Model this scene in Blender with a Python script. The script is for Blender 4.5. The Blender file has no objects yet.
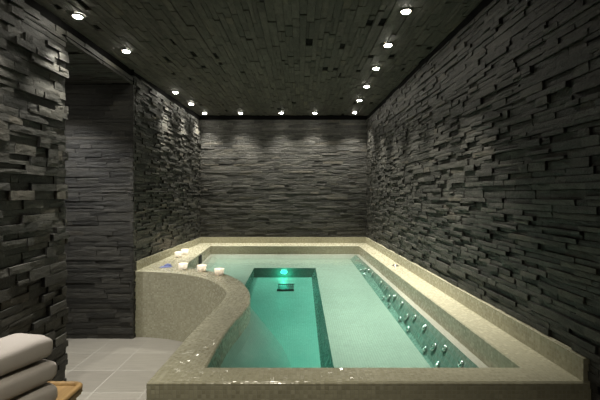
import bpy, bmesh, math, random
from mathutils import Vector, Matrix, noise
C = bpy.context.scene.collection
SC = bpy.context.scene

# ------------------------------------------------------------------ constants
CAMZ = 1.279
ZR, ZW = 0.603, 0.495          # pool rim and water level
YB = 5.88                      # rear wall
def XR(y): return 0.963 + 0.01655 * (YB - y)
def XL(y): return -1.5 + 0.022 * max(0.0, y - 3.6)
def ZC(y): return 2.477 - 0.0185 * (YB - y)
MOS = 0.0155                   # mosaic pitch

# ------------------------------------------------------------------ helpers
def link(name, me, mat=None, parent=None, loc=None):
    o = bpy.data.objects.new(name, me); C.objects.link(o)
    if mat is not None and me is not None: me.materials.append(mat)
    if parent is not None: o.parent = parent
    if loc is not None: o.location = loc
    return o

def obj(name, bm, mat, parent=None, smooth=False, loc=None):
    me = bpy.data.meshes.new(name); bm.normal_update()
    if smooth:
        for f in bm.faces: f.smooth = True
    bm.to_mesh(me); bm.free()
    return link(name, me, mat, parent, loc)

def thing(name, label, cat, loc=(0, 0, 0), group=None, rz=0.0):
    o = bpy.data.objects.new(name, None); C.objects.link(o)
    o.location = loc; o.rotation_euler = (0, 0, rz); o.empty_display_size = 0.05
    return tag(o, label, cat, group)

def tag(o, label, cat, group=None, kind=None):
    o['label'] = label; o['category'] = cat
    if group: o['group'] = group
    if kind: o['kind'] = kind
    return o

def struct(o, label=None, cat=None):
    o['kind'] = 'structure'
    if label: o['label'] = label; o['category'] = cat
    return o

def uvl(bm): return bm.loops.layers.uv.verify()

def quad(bm, pts, uvs=None):
    vs = [bm.verts.new(p) for p in pts]
    f = bm.faces.new(vs)
    if uvs:
        l = uvl(bm)
        for lp, u in zip(f.loops, uvs): lp[l].uv = u
    return f

def boxuv(bm, scale=1.0):
    """UVs in metres from the dominant axis of each face."""
    l = uvl(bm); bm.normal_update()
    for f in bm.faces:
        n = f.normal; a = max(range(3), key=lambda i: abs(n[i]))
        for lp in f.loops:
            p = lp.vert.co
            lp[l].uv = (p.y, p.z) if a == 0 else ((p.x, p.z) if a == 1 else (p.x, p.y))

def box(bm, a, b):
    v = [bm.verts.new((x, y, z)) for x in (a[0], b[0]) for y in (a[1], b[1]) for z in (a[2], b[2])]
    for q in ((0,1,3,2),(4,6,7,5),(0,4,5,1),(2,3,7,6),(0,2,6,4),(1,5,7,3)):
        bm.faces.new([v[i] for i in q])
    return v

def bevel(bm, w, seg=2):
    bmesh.ops.bevel(bm, geom=list(bm.edges), offset=w, segments=seg, profile=0.5, affect='EDGES')

def lathe(bm, prof, n=24, centre=(0, 0, 0)):
    rings = []
    for r, z in prof:
        if r < 1e-6: rings.append([bm.verts.new((centre[0], centre[1], centre[2] + z))])
        else: rings.append([bm.verts.new((centre[0] + r*math.cos(2*math.pi*k/n), centre[1] + r*math.sin(2*math.pi*k/n), centre[2] + z)) for k in range(n)])
    for A, B in zip(rings, rings[1:]):
        for k in range(n):
            k2 = (k+1) % n
            if len(A) == 1 and len(B) == 1: continue
            if len(A) == 1: bm.faces.new((A[0], B[k2], B[k]))
            elif len(B) == 1: bm.faces.new((A[k], A[k2], B[0]))
            else: bm.faces.new((A[k], A[k2], B[k2], B[k]))

def prism(bm, outline, z0, z1):
    lo = [bm.verts.new((x, y, z0)) for x, y in outline]
    hi = [bm.verts.new((x, y, z1)) for x, y in outline]
    n = len(lo)
    bm.faces.new(list(reversed(lo))); bm.faces.new(hi)
    for i in range(n):
        j = (i+1) % n
        bm.faces.new((lo[i], lo[j], hi[j], hi[i]))

def catmull(P, sub=5):
    out = []
    Q = [P[0]] + list(P) + [P[-1]]
    for i in range(1, len(Q)-2):
        p0, p1, p2, p3 = (Vector(q) for q in Q[i-1:i+3])
        for k in range(sub):
            t = k/sub
            out.append(tuple(0.5*((2*p1) + (p2-p0)*t + (2*p0-5*p1+4*p2-p3)*t*t + (3*p1-p0-3*p2+p3)*t**3)))
    out.append(tuple(P[-1]))
    return out

def offset_loop(L, d):
    """closed CCW outline moved inward by d"""
    n = len(L); out = []
    for i in range(n):
        a, b, c = Vector(L[i-1]), Vector(L[i]), Vector(L[(i+1) % n])
        d1 = (b-a).normalized(); d2 = (c-b).normalized()
        n1 = Vector((-d1.y, d1.x)); n2 = Vector((-d2.y, d2.x))
        m = n1 + n2; k = m.length_squared
        out.append(tuple(b + (m * (2*d/k) if k > 0.3 else n1*d)))
    return out

# ------------------------------------------------------------------ materials
class NT:
    def __init__(s, name):
        s.m = bpy.data.materials.new(name); s.m.use_nodes = True
        s.t = s.m.node_tree; s.t.nodes.clear()
        s.out = s.t.nodes.new('ShaderNodeOutputMaterial')
    def n(s, typ, **kw):
        nd = s.t.nodes.new('ShaderNode' + typ)
        for k, v in kw.items():
            if k.startswith('i_'):
                key = k[2:]
                nd.inputs[int(key) if key.isdigit() else key.replace('_', ' ')].default_value = v
            else: setattr(nd, k, v)
        return nd
    def l(s, a, b): s.t.links.new(a, b)
    def math(s, op, a, b=None):
        nd = s.n('Math', operation=op)
        for i, v in enumerate((a, b)):
            if v is None: continue
            if isinstance(v, (int, float)): nd.inputs[i].default_value = v
            else: s.l(v, nd.inputs[i])
        return nd.outputs[0]
    def ramp(s, fac, stops):
        r = s.n('ValToRGB'); e = r.color_ramp.elements
        while len(e) < len(stops): e.new(0.5)
        for el, (p, c) in zip(e, stops): el.position = p; el.color = (*c, 1)
        s.l(fac, r.inputs[0]); return r.outputs[0]
    def mix(s, fac, a, b, mode='MIX'):
        m = s.n('Mix', data_type='RGBA', blend_type=mode)
        for sock, v in ((m.inputs[0], fac), (m.inputs[6], a), (m.inputs[7], b)):
            if isinstance(v, (int, float)): sock.default_value = v
            elif isinstance(v, tuple): sock.default_value = (*v, 1)
            else: s.l(v, sock)
        return m.outputs[2]

def mat_plain(name, col, rough=0.5, metal=0.0, spec=0.5, bump=None):
    t = NT(name); b = t.n('BsdfPrincipled')
    b.inputs['Base Color'].default_value = (*col, 1); b.inputs['Roughness'].default_value = rough
    b.inputs['Metallic'].default_value = metal; b.inputs['Specular IOR Level'].default_value = spec
    nz = t.n('TexNoise'); co = t.n('TexCoord'); t.l(co.outputs['Object'], nz.inputs['Vector'])
    nz.inputs['Scale'].default_value = bump[0] if bump else 40
    c = t.mix(nz.outputs['Fac'], tuple(v*0.85 for v in col), tuple(min(1, v*1.12) for v in col)); t.l(c, b.inputs['Base Color'])
    if bump:
        nz.inputs['Detail'].default_value = 6
        bp = t.n('Bump', i_Strength=bump[1], i_Distance=bump[2]); t.l(nz.outputs['Fac'], bp.inputs['Height']); t.l(bp.outputs[0], b.inputs['Normal'])
    t.l(b.outputs[0], t.out.inputs[0]); return t.m

def mat_stone(name, lo, hi, rough=0.55, stretch=(1, 1, 1), bump=0.7):
    t = NT(name); b = t.n('BsdfPrincipled'); g = t.n('NewGeometry'); co = t.n('TexCoord')
    mp = t.n('Mapping'); mp.inputs['Scale'].default_value = stretch; t.l(co.outputs['Object'], mp.inputs[0])
    n1 = t.n('TexNoise', i_Scale=18.0, i_Detail=8.0, i_Roughness=0.65); t.l(mp.outputs[0], n1.inputs['Vector'])
    n2 = t.n('TexNoise', i_Scale=90.0, i_Detail=5.0); t.l(mp.outputs[0], n2.inputs['Vector'])
    base = t.ramp(g.outputs['Random Per Island'], [(0.0, lo), (0.55, tuple((a+c)/2 for a, c in zip(lo, hi))), (0.92, hi), (1.0, (hi[0]*1.12, hi[1]*1.04, hi[2]*0.95))])
    f = t.ramp(n1.outputs['Fac'], [(0.3, (0.6,)*3), (0.7, (1.25,)*3)])
    col = t.mix(1.0, base, f, 'MULTIPLY'); t.l(col, b.inputs['Base Color'])
    r = t.math('MULTIPLY_ADD', n2.outputs['Fac'], 0.3); t.t.nodes[-1].inputs[2].default_value = rough - 0.15
    t.l(r, b.inputs['Roughness'])
    h = t.math('ADD', n1.outputs['Fac'], t.math('MULTIPLY', n2.outputs['Fac'], 0.35))
    bp = t.n('Bump', i_Strength=bump, i_Distance=0.012); t.l(h, bp.inputs['Height']); t.l(bp.outputs[0], b.inputs['Normal'])
    b.inputs['Specular IOR Level'].default_value = 0.4
    t.l(b.outputs[0], t.out.inputs[0]); return t.m

def mat_tiles(name, px, py, off, grout_w, cols, grout, rough, tilt=0.0, speck=0.0, streak=False, bump=0.3):
    """grid of tiles in UV metres; every tile has its own colour, gloss and tiny tilt"""
    t = NT(name); b = t.n('BsdfPrincipled'); uv = t.n('UVMap'); sp = t.n('SeparateXYZ'); t.l(uv.outputs[0], sp.inputs[0])
    ux = t.math('MULTIPLY', t.math('ADD', sp.outputs[0], -off[0]), 1/px)
    uy = t.math('MULTIPLY', t.math('ADD', sp.outputs[1], -off[1]), 1/py)
    fx = t.math('FRACT', ux); fy = t.math('FRACT', uy); cx = t.math('FLOOR', ux); cy = t.math('FLOOR', uy)
    cm = t.n('CombineXYZ'); t.l(cx, cm.inputs[0]); t.l(cy, cm.inputs[1])
    wn = t.n('TexWhiteNoise', noise_dimensions='3D'); t.l(cm.outputs[0], wn.inputs['Vector'])
    ex = t.math('MULTIPLY', t.math('MINIMUM', fx, t.math('SUBTRACT', 1.0, fx)), px)
    ey = t.math('MULTIPLY', t.math('MINIMUM', fy, t.math('SUBTRACT', 1.0, fy)), py)
    e = t.math('MINIMUM', ex, ey)
    mask = t.n('MapRange', interpolation_type='SMOOTHSTEP'); t.l(e, mask.inputs[0])
    mask.inputs[1].default_value = grout_w*0.35; mask.inputs[2].default_value = grout_w*0.65
    col = t.ramp(wn.outputs['Value'], [(i/(len(cols)-1), c) for i, c in enumerate(cols)])
    co = t.n('TexCoord'); nz = t.n('TexNoise', i_Scale=3.0, i_Detail=6.0); t.l(co.outputs['Object'], nz.inputs['Vector'])
    if streak:
        mp = t.n('Mapping'); mp.inputs['Scale'].default_value = (2, 22, 6); t.l(co.outputs['Object'], mp.inputs[0]); t.l(mp.outputs[0], nz.inputs['Vector'])
    col = t.mix(1.0, col, t.ramp(nz.outputs['Fac'], [(0.25, (0.86,)*3), (0.75, (1.12,)*3)]), 'MULTIPLY')
    t.l(t.mix(mask.outputs[0], grout, col), b.inputs['Base Color'])
    sc = t.n('SeparateColor'); t.l(wn.outputs['Color'], sc.inputs[0])
    rr = t.n('MapRange'); t.l(sc.outputs[2], rr.inputs[0]); rr.inputs[3].default_value = rough[0]; rr.inputs[4].default_value = rough[1]
    rg = t.n('Mix'); t.l(mask.outputs[0], rg.inputs[0]); rg.inputs[2].default_value = 0.8; t.l(rr.outputs[0], rg.inputs[3])
    t.l(rg.outputs[0], b.inputs['Roughness'])
    bp = t.n('Bump', i_Strength=bump, i_Distance=grout_w*0.5); t.l(mask.outputs[0], bp.inputs['Height'])
    if tilt:
        v = t.n('VectorMath', operation='SUBTRACT'); t.l(wn.outputs['Color'], v.inputs[0]); v.inputs[1].default_value = (0.5,)*3
        v2 = t.n('VectorMath', operation='SCALE'); t.l(v.outputs[0], v2.inputs[0]); v2.inputs['Scale'].default_value = tilt
        v3 = t.n('VectorMath', operation='ADD'); t.l(v2.outputs[0], v3.inputs[0]); t.l(bp.outputs[0], v3.inputs[1])
        v4 = t.n('VectorMath', operation='NORMALIZE'); t.l(v3.outputs[0], v4.inputs[0]); t.l(v4.outputs[0], b.inputs['Normal'])
    else: t.l(bp.outputs[0], b.inputs['Normal'])
    t.l(b.outputs[0], t.out.inputs[0]); return t.m

def mat_emit(name, col, st):
    t = NT(name); e = t.n('Emission'); e.inputs[0].default_value = (*col, 1); e.inputs[1].default_value = st
    t.l(e.outputs[0], t.out.inputs[0]); return t.m

def mat_water():
    """thin clear surface: lets light straight through, mirrors at grazing angles; the body tints with depth"""
    t = NT('water'); co = t.n('TexCoord'); nz = t.n('TexNoise', i_Scale=9.0, i_Detail=3.0); t.l(co.outputs['Object'], nz.inputs['Vector'])
    bp = t.n('Bump', i_Strength=0.12, i_Distance=0.02); t.l(nz.outputs['Fac'], bp.inputs['Height'])
    tr = t.n('BsdfTransparent'); tr.inputs[0].default_value = (0.97, 1.0, 0.985, 1)
    gl = t.n('BsdfGlossy', i_Roughness=0.02); t.l(bp.outputs[0], gl.inputs['Normal'])
    fr = t.n('Fresnel', i_IOR=1.33); t.l(bp.outputs[0], fr.inputs['Normal'])
    mx = t.n('MixShader'); t.l(fr.outputs[0], mx.inputs[0]); t.l(tr.outputs[0], mx.inputs[1]); t.l(gl.outputs[0], mx.inputs[2]); t.l(mx.outputs[0], t.out.inputs[0])
    va = t.n('VolumeAbsorption'); va.inputs[0].default_value = (0.22, 0.85, 0.79, 1); va.inputs[1].default_value = 1.15
    t.l(va.outputs[0], t.out.inputs['Volume'])
    return t.m

def mat_translucent(name, col):
    t = NT(name); b = t.n('BsdfPrincipled'); b.inputs['Base Color'].default_value = (*col, 1); b.inputs['Roughness'].default_value = 0.35
    tr = t.n('BsdfTranslucent'); tr.inputs[0].default_value = (*col, 1); mx = t.n('MixShader', i_0=0.6)
    t.l(b.outputs[0], mx.inputs[1]); t.l(tr.outputs[0], mx.inputs[2]); t.l(mx.outputs[0], t.out.inputs[0]); return t.m

def mat_wood(name):
    t = NT(name); b = t.n('BsdfPrincipled'); co = t.n('TexCoord'); mp = t.n('Mapping'); mp.inputs['Scale'].default_value = (30, 2.5, 30)
    t.l(co.outputs['Object'], mp.inputs[0]); nz = t.n('TexNoise', i_Scale=1.5, i_Detail=6.0, i_Distortion=0.6); t.l(mp.outputs[0], nz.inputs['Vector'])
    t.l(t.ramp(nz.outputs['Fac'], [(0.3, (0.20, 0.12, 0.042)), (0.7, (0.34, 0.215, 0.085))]), b.inputs['Base Color'])
    b.inputs['Roughness'].default_value = 0.42
    bp = t.n('Bump', i_Strength=0.15, i_Distance=0.002); t.l(nz.outputs['Fac'], bp.inputs['Height']); t.l(bp.outputs[0], b.inputs['Normal'])
    t.l(b.outputs[0], t.out.inputs[0]); return t.m

M = dict(
    stone=mat_stone('slate', (0.022, 0.022, 0.0195), (0.062, 0.060, 0.052), stretch=(1, 1, 2.2)),
    ceil=mat_stone('ceiling_slate', (0.050, 0.047, 0.041), (0.085, 0.080, 0.070), rough=0.75, stretch=(2.5, 0.8, 1), bump=0.4),
    soffit=mat_stone('soffit_slate', (0.045, 0.044, 0.042), (0.075, 0.073, 0.068), rough=0.7, stretch=(0.8, 2.5, 1), bump=0.4),
    gap=mat_plain('dark_backing', (0.004, 0.004, 0.004), 0.95, spec=0.1),
    mosaic=mat_tiles('mosaic', MOS, MOS, (0, 0), 0.003, [(0.335, 0.32, 0.222), (0.37, 0.353, 0.25), (0.39, 0.373, 0.265), (0.425, 0.408, 0.30)], (0.35, 0.335, 0.25), (0.06, 0.36), tilt=0.13),
    pit_shade=mat_tiles('pit_shade_mosaic', MOS, MOS, (0, 0), 0.003, [(0.185, 0.315, 0.265), (0.20, 0.33, 0.28), (0.215, 0.345, 0.295)], (0.2, 0.3, 0.26), (0.3, 0.5), tilt=0.04),  # dimmer light of pit floor and curved side painted into the tile
    green=mat_tiles('steep_shade_mosaic', MOS, MOS, (0, 0), 0.003, [(0.115, 0.19, 0.16), (0.13, 0.205, 0.175), (0.145, 0.22, 0.19)], (0.16, 0.20, 0.16), (0.1, 0.4), tilt=0.06),  # darker pool tile: shade on the steep underwater faces put into the colour
    pale=mat_tiles('pale_mosaic', MOS, MOS, (0, 0), 0.003, [(0.345, 0.318, 0.27), (0.37, 0.342, 0.292), (0.395, 0.366, 0.313)], (0.31, 0.30, 0.265), (0.3, 0.5), tilt=0.04),
    floor=mat_tiles('floor_tiles', 0.333, 0.333, (-1.69, 3.28-0.333*10), 0.006, [(0.170, 0.158, 0.136), (0.190, 0.178, 0.153), (0.210, 0.197, 0.170)], (0.26, 0.25, 0.22), (0.35, 0.5), streak=True),
    plaster=mat_plain('dark_plaster', (0.10, 0.095, 0.085), 0.85, bump=(60, 0.2, 0.003)),
    ring=mat_plain('dark_bronze', (0.10, 0.09, 0.07), 0.4, 0.7),
    lens=mat_emit('lamp_lens', (1.0, 0.95, 0.82), 60.0),
    chrome=mat_plain('chrome', (0.62, 0.65, 0.62), 0.25, 1.0),
    grate=mat_plain('drain_grate', (0.02, 0.03, 0.025), 0.5),
    hole=mat_plain('dark_hole', (0.01, 0.012, 0.008), 0.9),
    uwlens=mat_emit('pool_lamp_lens', (0.08, 1.0, 0.66), 1.4),
    steel=mat_plain('brushed_steel', (0.35, 0.34, 0.31), 0.35, 1.0),
    cup=mat_translucent('frosted_glass', (0.92, 0.90, 0.87)),
    wax=mat_translucent('wax', (0.90, 0.86, 0.78)),
    flame=mat_emit('flame', (1.0, 0.72, 0.38), 60.0),
    towel=mat_plain('terry', (0.48, 0.445, 0.415), 0.95, spec=0.15, bump=(420, 0.5, 0.004)),
    blue=mat_plain('blue_cloth', (0.20, 0.24, 0.52), 0.8, bump=(120, 0.3, 0.003)),
    wood=mat_wood('teak'),
    water=mat_water(),
)

# ------------------------------------------------------------------ stacked-stone cladding
def cladding(bm, P, ulen, v0, v1, rng, rowh=(0.02, 0.041), plen=(0.08, 0.27), prot=(0.003, 0.021), jit=0.002, deep=0.05, nx=4, ny=3, top=None, skip=0.0):
    """Rows of split stones. P(u, v, w) -> world point (w = distance out from the backing)."""
    v = v0
    while v < v1 - 0.008:
        h = rng.uniform(*rowh); h = min(h, v1 - v)
        if v1 - (v+h) < rowh[0]*0.6: h = v1 - v
        u = -rng.uniform(0, plen[1]*0.6)
        while u < ulen:
            L = rng.uniform(*plen)*(0.7 if rng.random() < 0.3 else 1.0)
            a, b = max(u, 0.0), min(u+L, ulen); u += L
            if b - a < 0.012: continue
            # some stones are split into two thinner ones
            parts = [(v, v+h)]
            if h > rowh[0]*1.5 and rng.random() < 0.28: m = v + h*rng.uniform(0.35, 0.65); parts = [(v, m), (m, v+h)]
            for (c, d) in parts:
                if b - a < 0.15 and rng.random() < skip: continue
                w = rng.uniform(*prot)
                if rng.random() < deep: w = prot[0]*0.3
                g = 0.0012
                tu, tv = rng.uniform(-1, 1)*jit, rng.uniform(-1, 1)*jit*0.5
                seed = rng.random()*100
                grid = []
                for j in range(ny):
                    row = []
                    for i in range(nx):
                        s, q = i/(nx-1), j/(ny-1)
                        uu = a+g + (b-a-2*g)*s; vv = c+g + (d-c-2*g)*q
                        edge = 0.0025 if (i in (0, nx-1) or j in (0, ny-1)) else 0.0
                        if j in (0, ny-1): vv += rng.uniform(-1, 1)*0.0012
                        if i in (0, nx-1): uu += rng.uniform(-1, 1)*0.002
                        ww = w + tu*(s-.5)*2 + tv*(q-.5)*2 - edge*rng.random() + jit*0.45*noise.noise((uu*14+seed, vv*30, seed))
                        row.append(bm.verts.new(P(uu, vv, max(ww, 0.001))))
                    grid.append(row)
                for j in range(ny-1):
                    for i in range(nx-1):
                        bm.faces.new((grid[j][i], grid[j][i+1], grid[j+1][i+1], grid[j+1][i]))
                back = [bm.verts.new(P(x, y, -0.001)) for x, y in ((a+g, c+g), (b-g, c+g), (b-g, d-g), (a+g, d-g))]
                B, T = grid[0], grid[-1]; Lc = [r[0] for r in grid]; Rc = [r[-1] for r in grid]
                bm.faces.new([back[0], back[1]] + list(reversed(B)))
                bm.faces.new([back[2], back[3]] + list(T))
                bm.faces.new([back[3], back[0]] + Lc)
                bm.faces.new([back[1], back[2]] + list(reversed(Rc)))
        v += h

def backing(name, pts, mat, parent=None):
    bm = bmesh.new(); quad(bm, pts); return obj(name, bm, mat, parent)

GAP = 0.058
def two_mat(o):  # second slot: the dark joint behind the stones
    o.data.materials.append(M['gap']); return o

def wall(name, build, backs, mat='stone'):
    bm = bmesh.new(); build(bm)
    n0 = len(bm.faces)
    for pts in backs: quad(bm, pts)
    bm.faces.ensure_lookup_table()
    for f in bm.faces[n0:]: f.material_index = 1
    bmesh.ops.recalc_face_normals(bm, faces=bm.faces[:n0])
    o = two_mat(obj(name, bm, M[mat])); struct(o); return o

YN = -0.7   # how far the room runs on behind the camera
# right wall -------------------------------------------------------
def b_right(bm):
    rng = random.Random(11); zu = ZR + 0.087; z1 = ZC(3.0) - GAP
    cladding(bm, lambda u, v, w: (XR(YN+u)+0.03-w, YN+u, zu + (v-zu)*(ZC(YN+u)-GAP-zu)/(z1-zu)), YB-YN, zu, z1, rng)
    cladding(bm, lambda u, v, w: (XR(YN+u)+0.03-w, YN+u, v), 1.46-YN, 0.0, zu, rng)
wall('wall_right', b_right, [[(XR(YN)+0.031, YN, 0), (XR(YB+.1)+0.031, YB+.1, 0), (XR(YB+.1)+0.031, YB+.1, ZC(YB)+.05), (XR(YN)+0.031, YN, ZC(YN)+.05)]])
# rear wall --------------------------------------------------------
def b_rear(bm):
    rng = random.Random(5); x0, x1 = XL(YB)-0.03, XR(YB)+0.03
    cladding(bm, lambda u, v, w: (x0+u, YB+0.03-w, v), x1-x0, ZR+0.087, ZC(YB)-GAP, rng, rowh=(0.022, 0.045), plen=(0.08, 0.32), prot=(0.003, 0.013), deep=0.02, jit=0.002)
wall('wall_rear', b_rear, [[(XL(YB)-.05, YB+0.031, 0), (XR(YB)+.05, YB+0.031, 0), (XR(YB)+.05, YB+0.031, ZC(YB)+.05), (XL(YB)-.05, YB+0.031, ZC(YB)+.05)]])
# left wall beyond the opening --------------------------------------
YP = 3.59; ZS = 2.295     # pier face and underside of the lintel
def b_left_rear(bm):
    rng = random.Random(21)
    z1 = ZC(4.6)-GAP
    cladding(bm, lambda u, v, w: (XL(3.68+u)-0.03+w, 3.68+u, v), YB-3.68, ZR+0.087, z1, rng, prot=(0.004, 0.03))
    cladding(bm, lambda u, v, w: (-1.53+w, YP+0.012+u, v), 3.68-YP-0.012, 0.0, ZC(YP)-GAP, rng, plen=(0.09, 0.14), prot=(0.012, 0.03), deep=0)
wall('wall_left_rear', b_left_rear, [[(-1.531, YP+.02, 0), (XL(YB)-0.031, YB+.05, 0), (XL(YB)-0.031, YB+.05, ZC(YB)+.05), (-1.531, YP+.02, ZC(YP)+.05)]])
# left wall before the opening ---------------------------------------
YE = 2.60
def b_left(bm):
    rng = random.Random(37); z1 = ZC(1.6)-GAP
    cladding(bm, lambda u, v, w: (-1.53+w, YN+u, v*(ZC(YN+u)-GAP)/z1), YE-YN, 0.0, z1, rng, rowh=(0.034, 0.062), plen=(0.08, 0.26), prot=(0.003, 0.03), jit=0.003)
    cladding(bm, lambda u, v, w: (-1.53-u, YE-0.03+w, v), 0.9, 0.0, ZS-0.0, rng, prot=(0.012, 0.028), deep=0)
wall('wall_left', b_left, [[(-1.531, YN, 0), (-1.531, YE-.032, 0), (-1.531, YE-.032, ZC(YE)+.05), (-1.531, YN, ZC(YN)+.05)],
                           [(-1.531, YE-.031, 0), (-2.45, YE-.031, 0), (-2.45, YE-.031, ZC(YE)+.05), (-1.531, YE-.031, ZC(YE)+.05)]])
# lintel over the opening -------------------------------------------
def b_lintel(bm):
    rng = random.Random(8)
    cladding(bm, lambda u, v, w: (-1.53+w, YE+u, ZS+(v-ZS)*1.0), YP+.012-YE, ZS, ZC(YE)-GAP, rng, rowh=(0.025, 0.04), plen=(0.15, 0.45), prot=(0.016, 0.028), deep=0)
wall('wall_left_lintel', b_lintel, [[(-1.531, YE-.03, ZS), (-1.531, YP+.05, ZS), (-1.531, YP+.05, ZC(YP)+.05), (-1.531, YE-.03, ZC(YE)+.05)]])
# alcove: pier face, soffit, end wall ----------------------------------
XA = -2.45
def b_alcove(bm):
    rng = random.Random(77)
    cladding(bm, lambda u, v, w: (XA+u, YP+0.03-w, v), -1.5-XA, 0.045, ZS, rng, rowh=(0.03, 0.055), plen=(0.14, 0.5), prot=(0.012, 0.021), deep=0.0, jit=0.0018)
    cladding(bm, lambda u, v, w: (XA+u, YP+0.03-w, v), -1.5-XA, 0.0, 0.044, rng, rowh=(0.044, 0.046), plen=(0.3, 0.6), prot=(0.010, 0.014), deep=0)
wall('wall_alcove', b_alcove, [[(XA, YP+.031, 0), (-1.502, YP+.031, 0), (-1.502, YP+.031, ZC(YP)), (XA, YP+.031, ZC(YP))]])
def b_alcove_end(bm):
    rng = random.Random(78)
    cladding(bm, lambda u, v, w: (XA-0.03+w, YE-.03+u, v), YP+.06-YE, 0.0, ZS, rng)
wall('wall_alcove_end', b_alcove_end, [[(XA-.031, YE-.1, 0), (XA-.031, YP+.05, 0), (XA-.031, YP+.05, ZC(YP)), (XA-.031, YE-.1, ZC(YP))]])
def b_soffit(bm):
    rng = random.Random(90)
    cladding(bm, lambda u, v, w: (XA+u, v, ZS+0.02-w), -1.505-XA, YE-.02, YP+.02, rng, rowh=(0.04, 0.055), plen=(0.3, 0.8), prot=(0.006, 0.018), jit=0.002, deep=0.03)
wall('ceiling_alcove', b_soffit, [[(XA-.05, YE-.05, ZS+.021), (-1.50, YE-.05, ZS+.021), (-1.50, YP+.05, ZS+.021), (XA-.05, YP+.05, ZS+.021)]], 'soffit')
# main ceiling: long split strips running to the rear ----------------------
def b_ceiling(bm):
    rng = random.Random(3)
    # rows run along y: u = y, v = x
    cladding(bm, lambda u, v, w: (v, YN+u, ZC(YN+u)+0.012-w), YB-YN, -1.545, XR(YN)+.04, rng, rowh=(0.03, 0.055), plen=(0.06, 0.36), prot=(0.008, 0.016), jit=0.0012, deep=0.0, skip=0.07)
wall('ceiling', b_ceiling, [[(-1.6, YN, ZC(YN)+.013), (1.15, YN, ZC(YN)+.013), (1.15, YB+.1, ZC(YB)+.015), (-1.6, YB+.1, ZC(YB)+.015)]], 'ceil')
# wall behind the camera ------------------------------------------------
bm = bmesh.new(); box(bm, (-1.6, YN-.1, 0), (1.2, YN, ZC(YN)+.1)); struct(obj('wall_front', bm, M['plaster']))

# ------------------------------------------------------------------ pool outlines
S_out = catmull([(-.561, 1.4616), (-.552, 1.756), (-.545, 1.988), (-.525, 2.32), (-.507, 2.60), (-.522, 2.83), (-.589, 3.02), (-.725, 3.25), (-.91, 3.45), (-1.14, 3.58), (-1.37, 3.645), (-1.528, 3.66)], 5)
S_in = catmull([(-1.137, 3.83), (-1.03, 3.775), (-.87, 3.68), (-.681, 3.54), (-.50, 3.27), (-.385, 2.95), (-.335, 2.70), (-.323, 2.515), (-.342, 2.29), (-.368, 2.056), (-.374, 1.8), (-.372, 1.59)], 5)
YI, YIB = 1.59, 5.55
def XI(y): return 0.881 - 0.01616*(y-YI)
def dens(a, b, n): return [(a[0]+(b[0]-a[0])*k/n, a[1]+(b[1]-a[1])*k/n) for k in range(n)]
outer = [(-.561, 1.4616), (XR(1.46)+.028, 1.4616), (XR(YB)+.028, YB+.028), (XL(YB)-.028, YB+.028)] + list(reversed(S_out[1:]))
inner = [(XI(YI), YI), (XI(YIB), YIB), (-1.239, YIB)] + S_in            # counter-clockwise
pool = thing('plunge_pool', 'sunken mosaic tiled plunge pool with wide curved rim between the dark stone walls', 'pool', (0.2, 3.6, 0))
PO = Vector((0.2, 3.6, 0))
def pobj(name, bm, mat, smooth=False):
    bmesh.ops.translate(bm, verts=bm.verts, vec=-PO); return obj(name, bm, mat, pool, smooth)

def ring_wall(bm, A, za, B, zb, close=True, flip=False):
    l = uvl(bm); n = len(A); acc = 0.0
    va = [bm.verts.new((x, y, za)) for x, y in A]; vb = [bm.verts.new((x, y, zb)) for x, y in B]
    for i in range(n if close else n-1):
        j = (i+1) % n; d = (Vector(A[i])-Vector(A[j])).length
        f = bm.faces.new((va[i], va[j], vb[j], vb[i]) if not flip else (vb[i], vb[j], va[j], va[i]))
        hv = abs(zb-za) + (Vector(A[i])-Vector(B[i])).length*0.999
        us = {va[i]: (acc, za), va[j]: (acc+d, za), vb[j]: (acc+d, za+(hv if zb > za else -hv)), vb[i]: (acc, za+(hv if zb > za else -hv))}
        for lp in f.loops: lp[l].uv = us[lp.vert]
        acc += d
CH = 0.006
# outer wall
bm = bmesh.new(); ring_wall(bm, outer, -0.01, outer, ZR-0.031); pobj('outer_wall', bm, M['mosaic'])
# rim: edge row, chamfer, flat top, inner chamfer
bm = bmesh.new(); l = uvl(bm)
ring_wall(bm, outer, ZR-0.031, outer, ZR-CH)
o2 = offset_loop(outer, CH); i2 = offset_loop(inner, -CH)
ring_wall(bm, outer, ZR-CH, o2, ZR)
ring_wall(bm, inner, ZR-CH, i2, ZR, flip=True)
t = bmesh.new()
def loop_edges(b, L, z):
    vs = [b.verts.new((x, y, z)) for x, y in L]
    return [b.edges.new((vs[i], vs[(i+1) % len(vs)])) for i in range(len(vs))]
es = loop_edges(t, o2, ZR) + loop_edges(t, i2, ZR)
bmesh.ops.triangle_fill(t, use_beauty=True, use_dissolve=False, edges=es, normal=(0, 0, 1))
for f in t.faces:
    vs = [bm.verts.new(v.co) for v in f.verts]
    if f.normal.z < 0: vs.reverse()
    nf = bm.faces.new(vs)
    for lp in nf.loops: lp[l].uv = (lp.vert.co.x, lp.vert.co.y)
t.free()
pobj('rim', bm, M['mosaic'])
# upstand along the walls
bm = bmesh.new()
def upstand(p0, p1, n):   # front line p0->p1, n = direction to the wall
    v = []
    for (x, y) in (p0, p1):
        for k in (0, 0.029):
            for z in (ZR-0.004, ZR+0.085): v.append(bm.verts.new((x+n[0]*k, y+n[1]*k, z)))
    for q in ((0,1,3,2),(4,6,7,5),(0,4,5,1),(2,3,7,6),(0,2,6,4),(1,5,7,3)): bm.faces.new([v[i] for i in q])
upstand((XR(1.463), 1.463), (XR(YB), YB), (1, 0)); upstand((XL(YB), YB), (XL(3.672), 3.672), (-1, 0)); upstand((XL(YB)-.02, YB), (XR(YB)+.02, YB), (0, 1))
bmesh.ops.recalc_face_normals(bm, faces=bm.faces[:]); boxuv(bm); pobj('upstand', bm, M['mosaic'])
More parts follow.
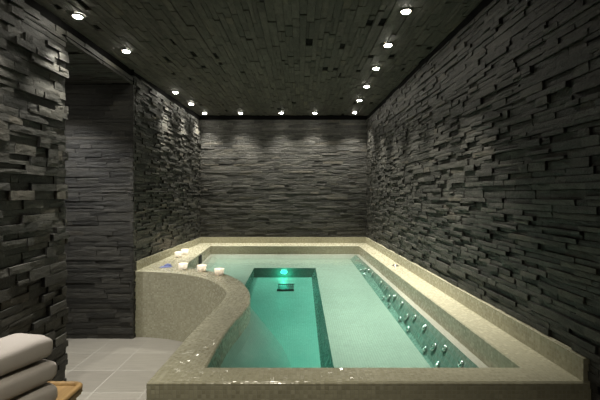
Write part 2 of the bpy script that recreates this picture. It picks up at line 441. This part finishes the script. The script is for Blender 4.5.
# basin: inner wall, ledge, sloped backs, bench, pit (both floors fall gently towards the near end)
ZL = ZW - 0.009
def zb(y): return ZW - (0.172 - 0.0342*(y-2.25))
def zp(y): return ZW - (0.36 - 0.0767*(y-2.69))
ZP = zp(1.5)
bm = bmesh.new(); ring_wall(bm, inner, ZW-.012, inner, ZR-CH, flip=True); pobj('inner_wall', bm, M['mosaic'])
bm = bmesh.new(); bg = bmesh.new(); bp_ = bmesh.new()
cove = [b if i < 3 else a for i, (a, b) in enumerate(zip(offset_loop(inner, .36), offset_loop(inner, .13)))]
bc = bmesh.new(); ring_wall(bc, cove, ZP-.02, inner, ZW-.012, flip=True); pobj('submerged_side', bc, M['pit_shade'])
XP0, XP1, YP1 = -0.56, 0.19, 4.88
def uvq(pts, m, b=None): quad(b or bm, pts, [(p[m[0]], p[m[1]]) for p in pts])
ya, yb = YI, YIB
# right: ledge + sloped back
uvq([(XI(ya)-.045, ya, ZL), (XI(ya), ya, ZL), (XI(yb), yb, ZL), (XI(yb)-.045, yb-.03, ZL)], (0, 1))
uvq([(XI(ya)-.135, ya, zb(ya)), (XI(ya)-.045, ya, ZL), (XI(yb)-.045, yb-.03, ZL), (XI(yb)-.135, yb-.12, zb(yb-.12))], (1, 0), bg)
# rear: ledge + sloped back
uvq([(-1.239, yb, ZL), (-1.199, yb-.03, ZL), (XI(yb)-.045, yb-.03, ZL), (XI(yb), yb, ZL)], (0, 1))
uvq([(-1.199, yb-.03, ZL), (-1.119, yb-.12, zb(yb-.12)), (XI(yb)-.135, yb-.12, zb(yb-.12)), (XI(yb)-.045, yb-.03, ZL)], (0, 1))
# left: ledge + sloped back, running forward to the curve
uvq([(-1.239, yb, ZL), (-1.137, 3.83, ZL), (-1.10, 3.80, ZL), (-1.199, yb-.03, ZL)], (0, 1))
uvq([(-1.199, yb-.03, ZL), (-1.10, 3.80, ZL), (-1.02, 3.72, zb(3.72)), (-1.119, yb-.12, zb(yb-.12))], (1, 0))
# benches
uvq([(XP1, ya, zb(ya)), (XI(ya)-.1, ya, zb(ya)), (XI(yb)-.1, yb-.1, zb(yb-.1)), (XP1, yb-.1, zb(yb-.1))], (0, 1))
uvq([(-1.15, YP1, zb(YP1)), (XP1, YP1, zb(YP1)), (XP1, yb-.1, zb(yb-.1)), (-1.15, yb-.1, zb(yb-.1))], (0, 1))
cv = [p for p in S_in if p[0] < XP0]
P = [(x, y-.01, zb(y)) for x, y in cv] + [(XP0, 3.35, zb(3.35)), (XP0, YP1, zb(YP1)), (-1.22, YP1, zb(YP1))]
quad(bm, P, [(p[0], p[1]) for p in P])
# risers and pit floor
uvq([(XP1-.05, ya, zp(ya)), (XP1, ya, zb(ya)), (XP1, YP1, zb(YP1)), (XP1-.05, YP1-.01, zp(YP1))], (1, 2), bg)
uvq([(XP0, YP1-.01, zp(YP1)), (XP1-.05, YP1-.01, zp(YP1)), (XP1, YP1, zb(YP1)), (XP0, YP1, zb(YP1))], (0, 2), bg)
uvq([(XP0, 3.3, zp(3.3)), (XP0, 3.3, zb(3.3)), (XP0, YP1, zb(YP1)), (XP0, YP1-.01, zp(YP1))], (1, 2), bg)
uvq([(-.62, ya-.02, zp(ya-.02)), (.2, ya-.02, zp(ya-.02)), (.2, 4.92, zp(4.92)), (-.62, 4.92, zp(4.92))], (0, 1), bp_)
pobj('pit_floor', bp_, M['pit_shade'])
pobj('basin', bm, M['pale'])
pobj('step_riser', bg, M['green'])['label'] = 'steep underwater faces, mosaic darkened to stand for shade'
# massage jets on the sloped right-hand back
def jet(y, k, r):
    z = zb(y) + k*(ZL-zb(y)); x = XI(y) - .135 + .09*k
    nrm = Vector((-(ZL-zb(y)), 0, .09)).normalized()
    bm = bmesh.new()
    lathe(bm, [(r, 0.0), (r*1.02, 0.006), (r*.8, 0.011), (r*.5, 0.010), (r*.42, 0.004), (r*.30, 0.004), (r*.26, 0.009), (0, 0.011)], 18)
    q = nrm.to_track_quat('Z', 'Y')
    bmesh.ops.transform(bm, matrix=Matrix.Translation(Vector((x, y, z))-PO) @ q.to_matrix().to_4x4(), verts=bm.verts)
    obj('jet', bm, M['chrome'], pool, True)
for y0, n in ((2.0, 5), (2.555, 5), (3.10, 5), (3.62, 2), (4.25, 5), (4.85, 3)):
    for (dy, k, r) in ((0, .74, .021), (.21, .73, .020), (.33, .5, .026), (.20, .22, .020), (.41, .22, .019))[:n]:
        jet(y0+dy, k, r)
# floor drain grate, lamp, skimmer slot, air button
bm = bmesh.new(); zg = zp(4.45)
for k in range(8): box(bm, (-.245+.022*k, 4.34, zg-.02), (-.233+.022*k, 4.57, zg+.010))
box(bm, (-.25, 4.325, zg-.02), (-.066, 4.34, zg+.012)); box(bm, (-.25, 4.57, zg-.02), (-.066, 4.585, zg+.016)); box(bm, (-.248, 4.33, zg-.02), (-.07, 4.58, zg+.006))
pobj('drain_grate', bm, M['grate'])
ZLAMP = ZW-.127
rot = Matrix.Rotation(math.pi/2, 4, 'X')
def lampshape(prof):
    bm = bmesh.new(); lathe(bm, prof, 28)
    bmesh.ops.transform(bm, matrix=Matrix.Translation(Vector((-.195, YP1-.004, ZLAMP))-PO) @ Matrix.Diagonal((1, 1, .62, 1)) @ rot, verts=bm.verts); return bm
lampring = obj('pool_lamp', lampshape([(.047, 0), (.047, .008), (.042, .012), (.038, .009)]), M['chrome'], pool, True)
lens = obj('lens', lampshape([(.038, .008), (.028, .013), (0, .015)]), M['uwlens'], lampring, True)
bm = bmesh.new()
xs = -1.239 + (5.55-4.74)/(5.55-3.83)*0.102
box(bm, (xs-.03, 4.68, ZW-.02), (xs+.008, 4.82, ZR-.02)); pobj('skimmer_opening', bm, M['hole'])
bm = bmesh.new(); lathe(bm, [(.03, 0), (.03, .006), (.022, .009), (.021, .014), (0, .015)], 24, (.935, 3.92, ZR)); pobj('air_button', bm, M['steel'], True)

# water: a closed body that fills the basin and runs a little into its tiles
bm = bmesh.new(); wl = offset_loop(inner, -0.003); prism(bm, wl, ZP-0.01, ZW)
water = obj('pool_water', bm, M['water'])
tag(water, 'clear still green tinted water filling the mosaic plunge pool', 'water', kind='stuff')

# ------------------------------------------------------------------ floor (cut around the pool)
bm = bmesh.new(); l = uvl(bm)
F = [(XR(YN)+.06, YN-.1), (XR(1.46)+.06, 1.4616)] + [(-.561, 1.4616)] + S_out[1:] + [(-1.53, 3.68), (XA-.06, 3.68), (XA-.06, YE-.1), (-1.56, YE-.1), (-1.56, YN-.1)]
vs = [bm.verts.new((x, y, 0)) for x, y in F]; f = bm.faces.new(vs)
bmesh.ops.triangulate(bm, faces=[f])
bm.normal_update()
for f in bm.faces:
    if f.normal.z < 0: f.normal_flip()
    for lp in f.loops: lp[l].uv = (lp.vert.co.x, lp.vert.co.y)
struct(obj('floor', bm, M['floor']))

# ------------------------------------------------------------------ downlights
WARM = (1.0, 0.955, 0.835)
def downlight(x, y, label, group, watts, size=72, z=None, col=WARM):
    z = ZC(y) - 0.004 if z is None else z
    t = thing('recessed_downlight', label, 'ceiling light', (x, y, z), group)
    bm = bmesh.new(); lathe(bm, [(.027, -.001), (.030, -.006), (.037, -.005), (.038, .006)], 28); obj('trim_ring', bm, M['ring'], t, True)
    bm = bmesh.new(); lathe(bm, [(.0275, -.003), (.0255, -.008), (.02, -.0115), (.011, -.0135), (0, -.014)], 24); obj('lens', bm, M['lens'], t, True)
    ld = bpy.data.lights.new('downlight_beam', 'SPOT'); ld.energy = watts; ld.color = col; ld.spot_size = math.radians(size); ld.spot_blend = 1.0; ld.shadow_soft_size = 0.025
    lo = bpy.data.objects.new('downlight_beam', ld); C.objects.link(lo); lo.parent = t; lo.location = (0, 0, -.022)
    return t
ORD = ['nearest', 'second', 'third', 'fourth', 'fifth']
PW = 95
left = [(-1.39, 2.50), (-1.36, 3.13), (-1.385, 4.45), (-1.37, 5.04)]
for i, (x, y) in enumerate(left):
    downlight(x, y, ['glowing recessed downlight, nearest of the left row, above the stone opening', 'glowing recessed downlight, second of the left row, above the far end of the opening',
              'glowing recessed downlight, third of the left row, beyond the opening', 'glowing recessed downlight, farthest of the left row, close to the corner lamp'][i], 'downlights along the left wall', PW*.72)
right = [(.644, 2.43), (.66, 3.0), (.678, 3.57), (.70, 4.2), (.721, 4.85)]
for i, (x, y) in enumerate(right):
    downlight(x, y, ['glowing recessed downlight, nearest and largest of the right row', 'glowing recessed downlight, second from the camera in the right row',
              'glowing recessed downlight, middle of the five in the right row', 'glowing recessed downlight, fourth from the camera in the right row', 'glowing recessed downlight, farthest of the right row'][i], 'downlights along the right wall', PW)
rear = [(-1.355, 5.68), (-.842, 5.66), (-.265, 5.64), (.21, 5.66), (.767, 5.62)]
for i, (x, y) in enumerate(rear):
    downlight(x, y, ['glowing recessed downlight in the rear left ceiling corner', 'glowing recessed downlight in the rear row, next to the left corner one',
              'glowing recessed downlight in the middle of the rear row', 'glowing recessed downlight in the rear row, right of the middle one', 'glowing recessed downlight in the rear right ceiling corner'][i], 'downlights along the rear wall', PW*.47, 98)
# added unseen lamps that brighten the near end and the alcove
downlight(-1.36, 1.86, 'added unseen recessed downlight above the towels', 'added downlights outside the frame', 60, size=70, col=(1, .95, .87))
downlight(-.30, .70, 'added unseen recessed downlight in front of the pool', 'added downlights outside the frame', 50, size=100, col=(1, .92, .74))
downlight(-1.05, 1.1, 'added unseen recessed downlight over the teak table', 'added downlights outside the frame', 4, col=(1, .95, .87))
downlight(-2.12, 3.12, 'added unseen recessed downlight in the alcove ceiling', 'added downlights outside the frame', 55, size=120, z=ZS-.004, col=(1, .98, .96))

# underwater lamp light
ld = bpy.data.lights.new('pool_lamp_glow', 'POINT'); ld.energy = 0.8; ld.color = (0.12, 1.0, 0.68); ld.shadow_soft_size = 0.04
lo = bpy.data.objects.new('pool_lamp_glow', ld); C.objects.link(lo); lo.parent = lampring; lo.location = Vector((-.195, YP1-.07, ZLAMP))-PO

# ------------------------------------------------------------------ candles
def candle(x, y, label):
    t = thing('candle_holder', label, 'candle', (x, y, ZR+.0005), 'lit candles on the pool rim')
    bm = bmesh.new(); lathe(bm, [(0, 0), (.030, 0), (.036, .004), (.044, .058), (.0425, .0585), (.034, .010), (0, .008)], 28); obj('glass_cup', bm, M['cup'], t, True)
    bm = bmesh.new(); lathe(bm, [(0, .0085), (.030, .0085), (.033, .030), (.030, .031), (0, .029)], 24); w = obj('wax', bm, M['wax'], t, True)
    bm = bmesh.new(); lathe(bm, [(.001, .029), (.001, .034), (0, .034)], 8); obj('wick', bm, M['hole'], w)
    bm = bmesh.new(); lathe(bm, [(0, .033), (.003, .036), (.0042, .041), (.003, .047), (0, .054)], 12); obj('flame', bm, M['flame'], t, True)
    ld = bpy.data.lights.new('flame_glow', 'POINT'); ld.energy = 0.9; ld.color = (1, .80, .55); ld.shadow_soft_size = .006
    lo = bpy.data.objects.new('flame_glow', ld); C.objects.link(lo); lo.parent = t; lo.location = (0, 0, .045)
def rimpt(u, v, z=ZR):
    d = (CAMZ-z)*400/(v-197); return ((u-300)*d/400, d)
for (u, v, lab) in ((178.5, 257.2, 'lit white candle cup nearest the left stone wall, close to another'), (184.8, 254.2, 'lit white candle cup farthest back on the left pool rim'),
                    (183.0, 269.8, 'lit white candle cup at the left start of the curved rim'), (201.8, 271.6, 'lit white candle cup in the middle of the curved rim row'),
                    (219.3, 275.4, 'lit white candle cup rightmost on the curved rim')):
    x, y = rimpt(u, v); candle(x, y, lab)

# small blue cloth on the left rim
bm = bmesh.new(); x, y = rimpt(166, 267); n = 14
for layer in range(2):
    g = []
    for j in range(9):
        r = []
        for i in range(n):
            s, q = i/(n-1)-.5, j/8-.5
            k = 1.0 if layer == 0 else 0.55
            px = s*.105*k + (0.0 if layer == 0 else .012); py = q*.075*k + .02*s + (0 if layer == 0 else .008)
            ed = max(0, 1-max(abs(s), abs(q))*2)**.5
            r.append(bm.verts.new((px, py, .002 + layer*.010 + ed*(.010+.012*layer) + .005*noise.noise((s*7, q*7, layer*3))*ed)))
        g.append(r)
    lo = [[bm.verts.new((v.co.x, v.co.y, .001 + layer*.008)) for v in r] for r in (g[0], g[-1])]
    for j in range(8):
        for i in range(n-1): bm.faces.new((g[j][i], g[j][i+1], g[j+1][i+1], g[j+1][i]))
    for i in range(n-1):
        bm.faces.new((g[0][i+1], g[0][i], lo[0][i], lo[0][i+1])); bm.faces.new((g[-1][i], g[-1][i+1], lo[1][i+1], lo[1][i]))
    for c in (0, n-1): bm.faces.new([r[c] for r in g] + [lo[1][c], lo[0][c]])
bmesh.ops.recalc_face_normals(bm, faces=bm.faces[:])
o = obj('folded_cloth', bm, M['blue'], None, True, (x, y, ZR)); tag(o, 'small blue folded cloth lying on the left pool rim beside the candles', 'cloth')

# ------------------------------------------------------------------ teak table and towels
ZT = 0.45
tb = thing('side_table', 'low teak side table with raised lip under the towel stack', 'table', (-1.21, 1.49, 0))
def rrect(x0, y0, x1, y1, r, n=6):
    out = []
    for cx, cy, a0 in ((x1-r, y0+r, -90), (x1-r, y1-r, 0), (x0+r, y1-r, 90), (x0+r, y0+r, 180)):
        for k in range(n+1):
            a = math.radians(a0+90*k/n); out.append((cx+r*math.cos(a), cy+r*math.sin(a)))
    return out
def tobj(name, bm, smooth=False):
    bmesh.ops.translate(bm, verts=bm.verts, vec=(1.21, -1.49, 0)); return obj(name, bm, M['wood'], tb, smooth)
X0, X1, Y0, Y1 = -1.46, -.955, 1.19, 1.795
bm = bmesh.new(); prism(bm, rrect(X0, Y0, X1, Y1, .05), ZT-.03, ZT-.006); bmesh.ops.bevel(bm, geom=[e for e in bm.edges if abs(e.verts[0].co.z-e.verts[1].co.z) < 1e-5], offset=.004, segments=2, affect='EDGES'); tobj('table_top', bm)
bm = bmesh.new(); A = rrect(X0, Y0, X1, Y1, .05); B = offset_loop(A, .008); D = offset_loop(A, .022); E = offset_loop(A, .026)
for (a, za), (b, zb) in (((A, ZT-.012), (A, ZT)), ((A, ZT), (B, ZT+.006)), ((B, ZT+.006), (D, ZT+.006)), ((D, ZT+.006), (E, ZT-.007))): ring_wall(bm, a, za, b, zb)
bmesh.ops.remove_doubles(bm, verts=bm.verts, dist=1e-5); tobj('lip', bm, True)
for sx in (X0+.03, X1-.075):
    for sy in (Y0+.03, Y1-.075):
        bm = bmesh.new(); box(bm, (sx, sy, 0), (sx+.045, sy+.045, ZT-.03)); bevel(bm, .004); tobj('leg', bm)
bm = bmesh.new(); box(bm, (X0+.045, Y0+.045, ZT-.09), (X1-.045, Y0+.065, ZT-.03)); box(bm, (X0+.045, Y1-.065, ZT-.09), (X1-.045, Y1-.045, ZT-.03))
box(bm, (X0+.045, Y0+.065, ZT-.09), (X0+.065, Y1-.065, ZT-.03)); box(bm, (X1-.065, Y0+.065, ZT-.09), (X1-.045, Y1-.065, ZT-.03)); tobj('apron', bm)

def towel(name_label, z, w, h, L, off, seed):
    """folded towel: plump rounded section with a fold line, swept along its length and closed with rounded ends"""
    bm = bmesh.new(); NS, NL = 44, 30; rings = []
    for k in range(NL+1):
        t_ = k/NL; y = (t_-.5)*L
        e = min(t_, 1-t_)*L; r = h*.42
        s = 1.0 if e > r else math.sqrt(max(0.0, 1-((r-e)/r)**2))
        s = max(s, .02); ring = []
        for q in range(NS):
            a = 2*math.pi*q/NS; c, sn = math.cos(a), math.sin(a)
            ex = 0.52; px = math.copysign(abs(c)**ex, c)*w/2; pz = math.copysign(abs(sn)**(ex), sn)*h/2
            px *= (.72 + .28*s); pz *= s
            # fold line between the two halves of the towel, on the left side
            if c < -.5: px += .012*math.exp(-(sn*5)**2)
            nz = noise.noise((px*9+seed, y*7, pz*12+seed*2))*.006 + noise.noise((px*25, y*16+seed, pz*25))*.002
            ring.append(bm.verts.new((px*(1+nz*3), y + nz, pz*(1) + (nz if pz > 0 else 0)*s)))
        rings.append(ring)
    for A_, B_ in zip(rings, rings[1:]):
        for q in range(NS): bm.faces.new((A_[q], A_[(q+1) % NS], B_[(q+1) % NS], B_[q]))
    bm.faces.new(rings[0]); bm.faces.new(list(reversed(rings[-1])))
    bmesh.ops.recalc_face_normals(bm, faces=bm.faces[:])
    zmin = min(v.co.z for v in bm.verts); bmesh.ops.translate(bm, verts=bm.verts, vec=(0, 0, -zmin))
    o = obj('folded_towel', bm, M['towel'], None, True, (-1.142+off, 1.462, z)); o.rotation_euler = (0, 0, -math.radians(19))
    tag(o, name_label, 'towel', 'towels stacked on the teak table'); return o
zt = ZT-.0055
for lab, w_, h_, L_, of, sd in (('pale folded towel at the bottom of the stack, on the teak table', .21, .090, .42, .004, 1.3),
                                ('pale folded towel in the middle of the stack of three', .205, .090, .42, .002, 4.1),
                                ('pale folded towel on top of the stack of three', .20, .094, .41, -.006, 7.7)):
    o = towel(lab, zt, w_, h_, L_, of, sd); zt += max(v.co.z for v in o.data.vertices) + .0003

# ------------------------------------------------------------------ camera, world, view
cd = bpy.data.cameras.new('camera'); cam = bpy.data.objects.new('camera', cd); C.objects.link(cam)
cam.location = (0, 0, CAMZ); cam.rotation_euler = (math.pi/2, 0, 0)
cd.sensor_width = 36; cd.lens = 24; cd.shift_y = -.005; cd.clip_start = .05
SC.camera = cam
w = bpy.data.worlds.new('world'); SC.world = w; w.use_nodes = True
w.node_tree.nodes['Background'].inputs[0].default_value = (.02, .02, .018, 1); w.node_tree.nodes['Background'].inputs[1].default_value = 1
SC.view_settings.view_transform = 'Standard'; SC.view_settings.look = 'None'; SC.view_settings.gamma = 1; SC.view_settings.use_curve_mapping = False
SC.view_settings.exposure = 1.0
SC.cycles.max_bounces = 10; SC.cycles.caustics_refractive = True; SC.cycles.caustics_reflective = False; SC.cycles.use_denoising = True
SC.cycles.sample_clamp_indirect = 4
